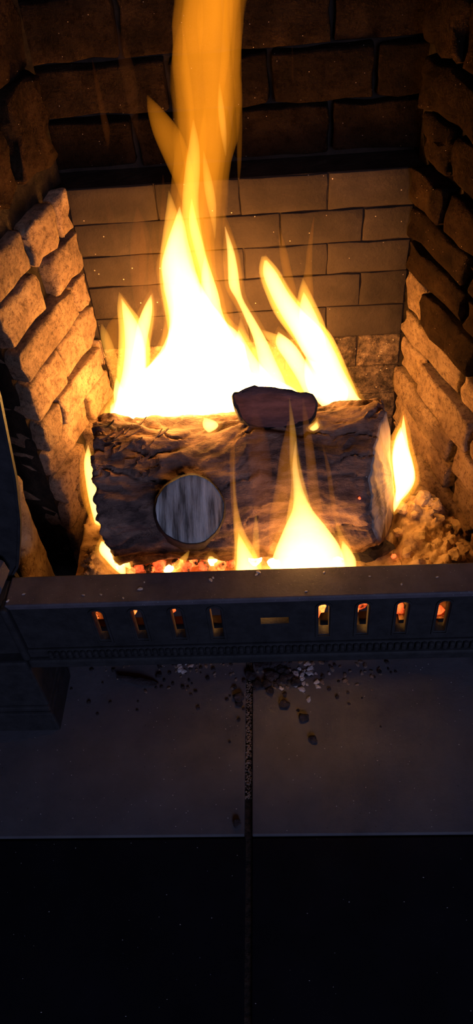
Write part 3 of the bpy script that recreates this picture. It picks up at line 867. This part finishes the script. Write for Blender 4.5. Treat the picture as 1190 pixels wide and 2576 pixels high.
flame(620, 1440, 0.604, 'narrow yellow flame with a thin streamer in front of the log', [
    ('fO', [(588, 1080, 2), (585, 1140, 14), (586, 1210, 16), (590, 1270, 18), (600, 1330, 26), (612, 1380, 40)], {'k': 0.5}),
    ('fY', [(588, 1150, 2), (588, 1210, 6), (592, 1270, 10), (600, 1330, 26), (614, 1380, 50), (624, 1430, 70), (628, 1480, 40)]),
    ('fY', [(644, 1290, 2), (644, 1330, 14), (644, 1380, 20), (642, 1430, 24)]),
    ('fW', [(600, 1340, 2), (608, 1375, 24), (618, 1410, 46), (624, 1450, 60), (626, 1490, 30)]),
    ('fO', [(620, 1310, 2), (622, 1350, 40), (626, 1400, 60), (630, 1440, 50)], {'k': 0.3}),
], k=0.35)
flame(995, 1280, 0.705, 'bright curling flame beside the split end of the log', [
    ('fW', [(1008, 1075, 2), (1006, 1110, 24), (1004, 1150, 34), (1010, 1190, 40), (1008, 1230, 26), (998, 1262, 4)], {'k': 1.7, 'Y': 0.735}),  # extra tongue, added deep to brighten the bricks and ash heap
    ('fW', [(1015, 1045, 2), (1015, 1085, 14), (1013, 1125, 30), (1018, 1165, 42), (1024, 1200, 40), (1015, 1228, 32), (1002, 1252, 20), (995, 1272, 12), (991, 1288, 2)], {'k': 1.4}),
    ('fO', [(1014, 1030, 2), (1014, 1080, 20), (1008, 1130, 40), (1010, 1180, 50), (1010, 1230, 40), (998, 1270, 16)], {'k': 0.4}),
])
flame(250, 1330, 0.765, 'narrow white flame squeezed between the barked log end and the bricks', [
    ('fW', [(222, 1120, 3), (222, 1160, 22), (228, 1210, 26), (240, 1270, 28), (256, 1330, 24), (270, 1370, 4)]),
    ('fO', [(205, 1150, 3), (212, 1210, 26), (225, 1270, 30), (250, 1340, 10)]),
])
flame(290, 1440, 0.645, 'small white flame over the coals below the barked log end', [
    ('fW', [(256, 1362, 4), (266, 1382, 34), (284, 1402, 38), (300, 1425, 30), (312, 1445, 10)], {'k': 0.9}),
    ('fW', [(284, 1372, 3), (298, 1396, 18), (314, 1415, 22), (328, 1430, 5)], {'k': 0.9}),
    ('fO', [(272, 1345, 3), (276, 1375, 34), (298, 1412, 44), (318, 1440, 20)], {'k': 0.3}),
])
flame(455, 1440, 0.618, 'low yellow flicker over the row of coals', [
    ('fY', [(476, 1385, 3), (462, 1405, 22), (446, 1425, 32), (440, 1450, 20)]),
    ('fW', [(530, 1400, 10), (533, 1410, 22), (534, 1424, 10)]),
], k=0.4)
flame(528, 1085, 0.700, 'tiny white flame lick on bark between the short piece and the branch stub', [
    ('fW', [(515, 1052, 4), (526, 1062, 34), (530, 1074, 38), (526, 1088, 6)], {'k': 0.5}),
], k=0.5)
flame(792, 1080, 0.700, 'tiny yellow flame lick under the end of the short piece', [
    ('fY', [(799, 1050, 2), (795, 1062, 14), (790, 1074, 30), (786, 1083, 8)], {'k': 0.5}),
    ('fW', [(797, 1060, 2), (794, 1070, 14), (790, 1078, 22), (788, 1084, 4)], {'k': 0.5}),
], k=0.5)

# ------------------------------------------------------------------ debris on the hearth and ledge
random.seed(21)
def on_hearth(x, y): return at(x, y, z=0.0)
def debris(name, x, y, r, mat, me, lab, cat, grp, sc=(1, 1, 1), rz=None):
    p = on_hearth(x, y)
    return chunk(name, p, pix(p, r), me, mat, random.uniform(0, 6) if rz is None else rz, lab, cat, grp, sc)
debris('charred_stick', 345, 1716, 36, M['char'], CH[1], 'long charred stick lying on the hearth slab under the fret', 'charcoal', None, (1.6, 0.32, 0.3), -0.22)
for (x, y, r, lab) in [(400, 1702, 10, 'round black charcoal lump beside the charred stick'), (597, 2072, 13, 'brown black crumb at the front edge by the slab joint'),
                  (762, 1808, 15, 'lone flat black charcoal lump farther out than the crumb heap'), (787, 1862, 13, 'reddish brown crumb lying farther out than the lone charcoal lump')]:
    debris('charcoal_lump', x, y, r, M['char'], CH[int(x) % 6], lab, 'charcoal', None, (1, 0.8, 0.6))
g1 = 'black charcoal crumbs heaped by the slab joint'
for i in range(36):
    x = random.gauss(690, 36); y = random.gauss(1705, 32)
    if y < 1660: y = 1660 + random.random() * 20
    debris('charcoal_crumb', x, y, random.uniform(6, 16), M['char'], CH[i % 6], 'black charcoal crumb in the heap by the slab joint under the fret', 'charcoal', g1, (1, 0.9, 0.6))
for i in range(26):
    x = random.gauss(752, 26); y = random.gauss(1706, 16)
    debris('ash_flake', x, y, random.uniform(5, 11), M['ash_white'], FL[i % 5], 'pale ash flake in the pile beside the charcoal crumbs', 'ash flake', 'pale ash flakes piled by the charcoal')
for i in range(14):
    x = random.gauss(458, 15); y = random.gauss(1677, 8)
    debris('ash_flake', x, y, random.uniform(5, 10), M['ash_white'], FL[i % 5], 'pale ash flake in the little pile near the charred stick', 'ash flake', 'pale ash flakes piled near the stick')
for i in range(60):
    x = random.uniform(230, 960); y = 1660 + abs(random.gauss(0, 38))
    debris('ash_flake', x, y, random.uniform(2.5, 6), M['ash_grey'], FL[i % 5], 'small brown ash flake scattered over the slabs under the fret', 'ash flake', 'scattered brown ash flakes')
for i in range(80):
    x = random.uniform(180, 1000); y = 1660 + abs(random.gauss(0, 70))
    debris('charcoal_crumb', x, y, random.uniform(2.5, 6.5), M['char'], CH[i % 6], 'small black charcoal crumb scattered over the slabs under the fret', 'charcoal', 'scattered charcoal crumbs', (1, 0.9, 0.6))
for i in range(26):
    x = random.choice([random.uniform(800, 960), random.uniform(660, 800)]); y = random.gauss(1688, 18)
    debris('ash_flake', x, y, random.uniform(4, 9), M['ash_grey'], FL[i % 5], 'broad brown ash flake strewn beyond the pale ash pile', 'ash flake', 'brown ash flakes right of the pale pile')
# grit in the joint
gv, gf = [], []
for i in range(700):
    y = random.uniform(0.42, 0.68); x = JX + random.uniform(-0.45, 0.45) * JW
    r = random.uniform(0.0007, 0.002)
    b = len(gv); z = -0.0075 + r * 0.6
    for k in range(4):
        a = k * math.pi / 2 + i
        gv.append((x + r * math.cos(a), y + r * math.sin(a), z))
    gv += [(x, y, z + r), (x, y, z - r)]
    for k in range(4):
        gf += [(b + k, b + (k + 1) % 4, b + 4), (b + (k + 1) % 4, b + k, b + 5)]
tag(build('joint_grit', gv, gf, M['ash_grey'], None, origin=(JX, 0.55, -0.0075)), 'loose brown grit lying in the joint between the hearth slabs', 'grit', None, 'stuff')
# pale specks over the slabs
gv, gf = [], []
for i in range(230):
    if i < 190:
        p = on_hearth(random.uniform(0, 1190), random.uniform(1665, 2090))
    else:
        p = at(random.uniform(0, 1190), random.uniform(2120, 2560), z=-0.003)
    if abs(p.x - JX) < 0.008: continue
    r = random.uniform(0.0004, 0.0011)
    b = len(gv)
    for k in range(4):
        a = k * math.pi / 2 + i
        gv.append((p.x + r * math.cos(a), p.y + 0.6 * r * math.sin(a), p.z))
    gv.append((p.x, p.y, p.z + r * 0.5))
    for k in range(4): gf.append((b + k, b + (k + 1) % 4, b + 4))
    gf.append((b + 3, b + 2, b + 1, b))
tag(build('ash_specks', gv, gf, M['ash_white'], None, origin=(0, 0.5, 0)), 'fine pale ash specks dusted over the hearth slabs', 'ash', None, 'stuff')
for (x, y, r) in [(352, 1482, 7), (530, 1460, 7), (536, 1454, 4), (650, 1440, 7), (645, 1446, 5), (210, 1497, 5), (254, 1496, 4), (310, 1505, 4), (363, 1465, 3), (60, 1495, 5), (20, 1512, 5), (815, 1440, 4), (770, 1488, 4), (930, 1450, 3), (1010, 1470, 4), (1100, 1452, 4)]:
    p = at(x, y, z=0.288)
    chunk('ash_flake', p, pix(p, r), FL[int(x) % 5], M['ash_white'], x, 'pale ash flake fallen on the top ledge of the fret', 'ash flake', 'ash flakes on the fret ledge')
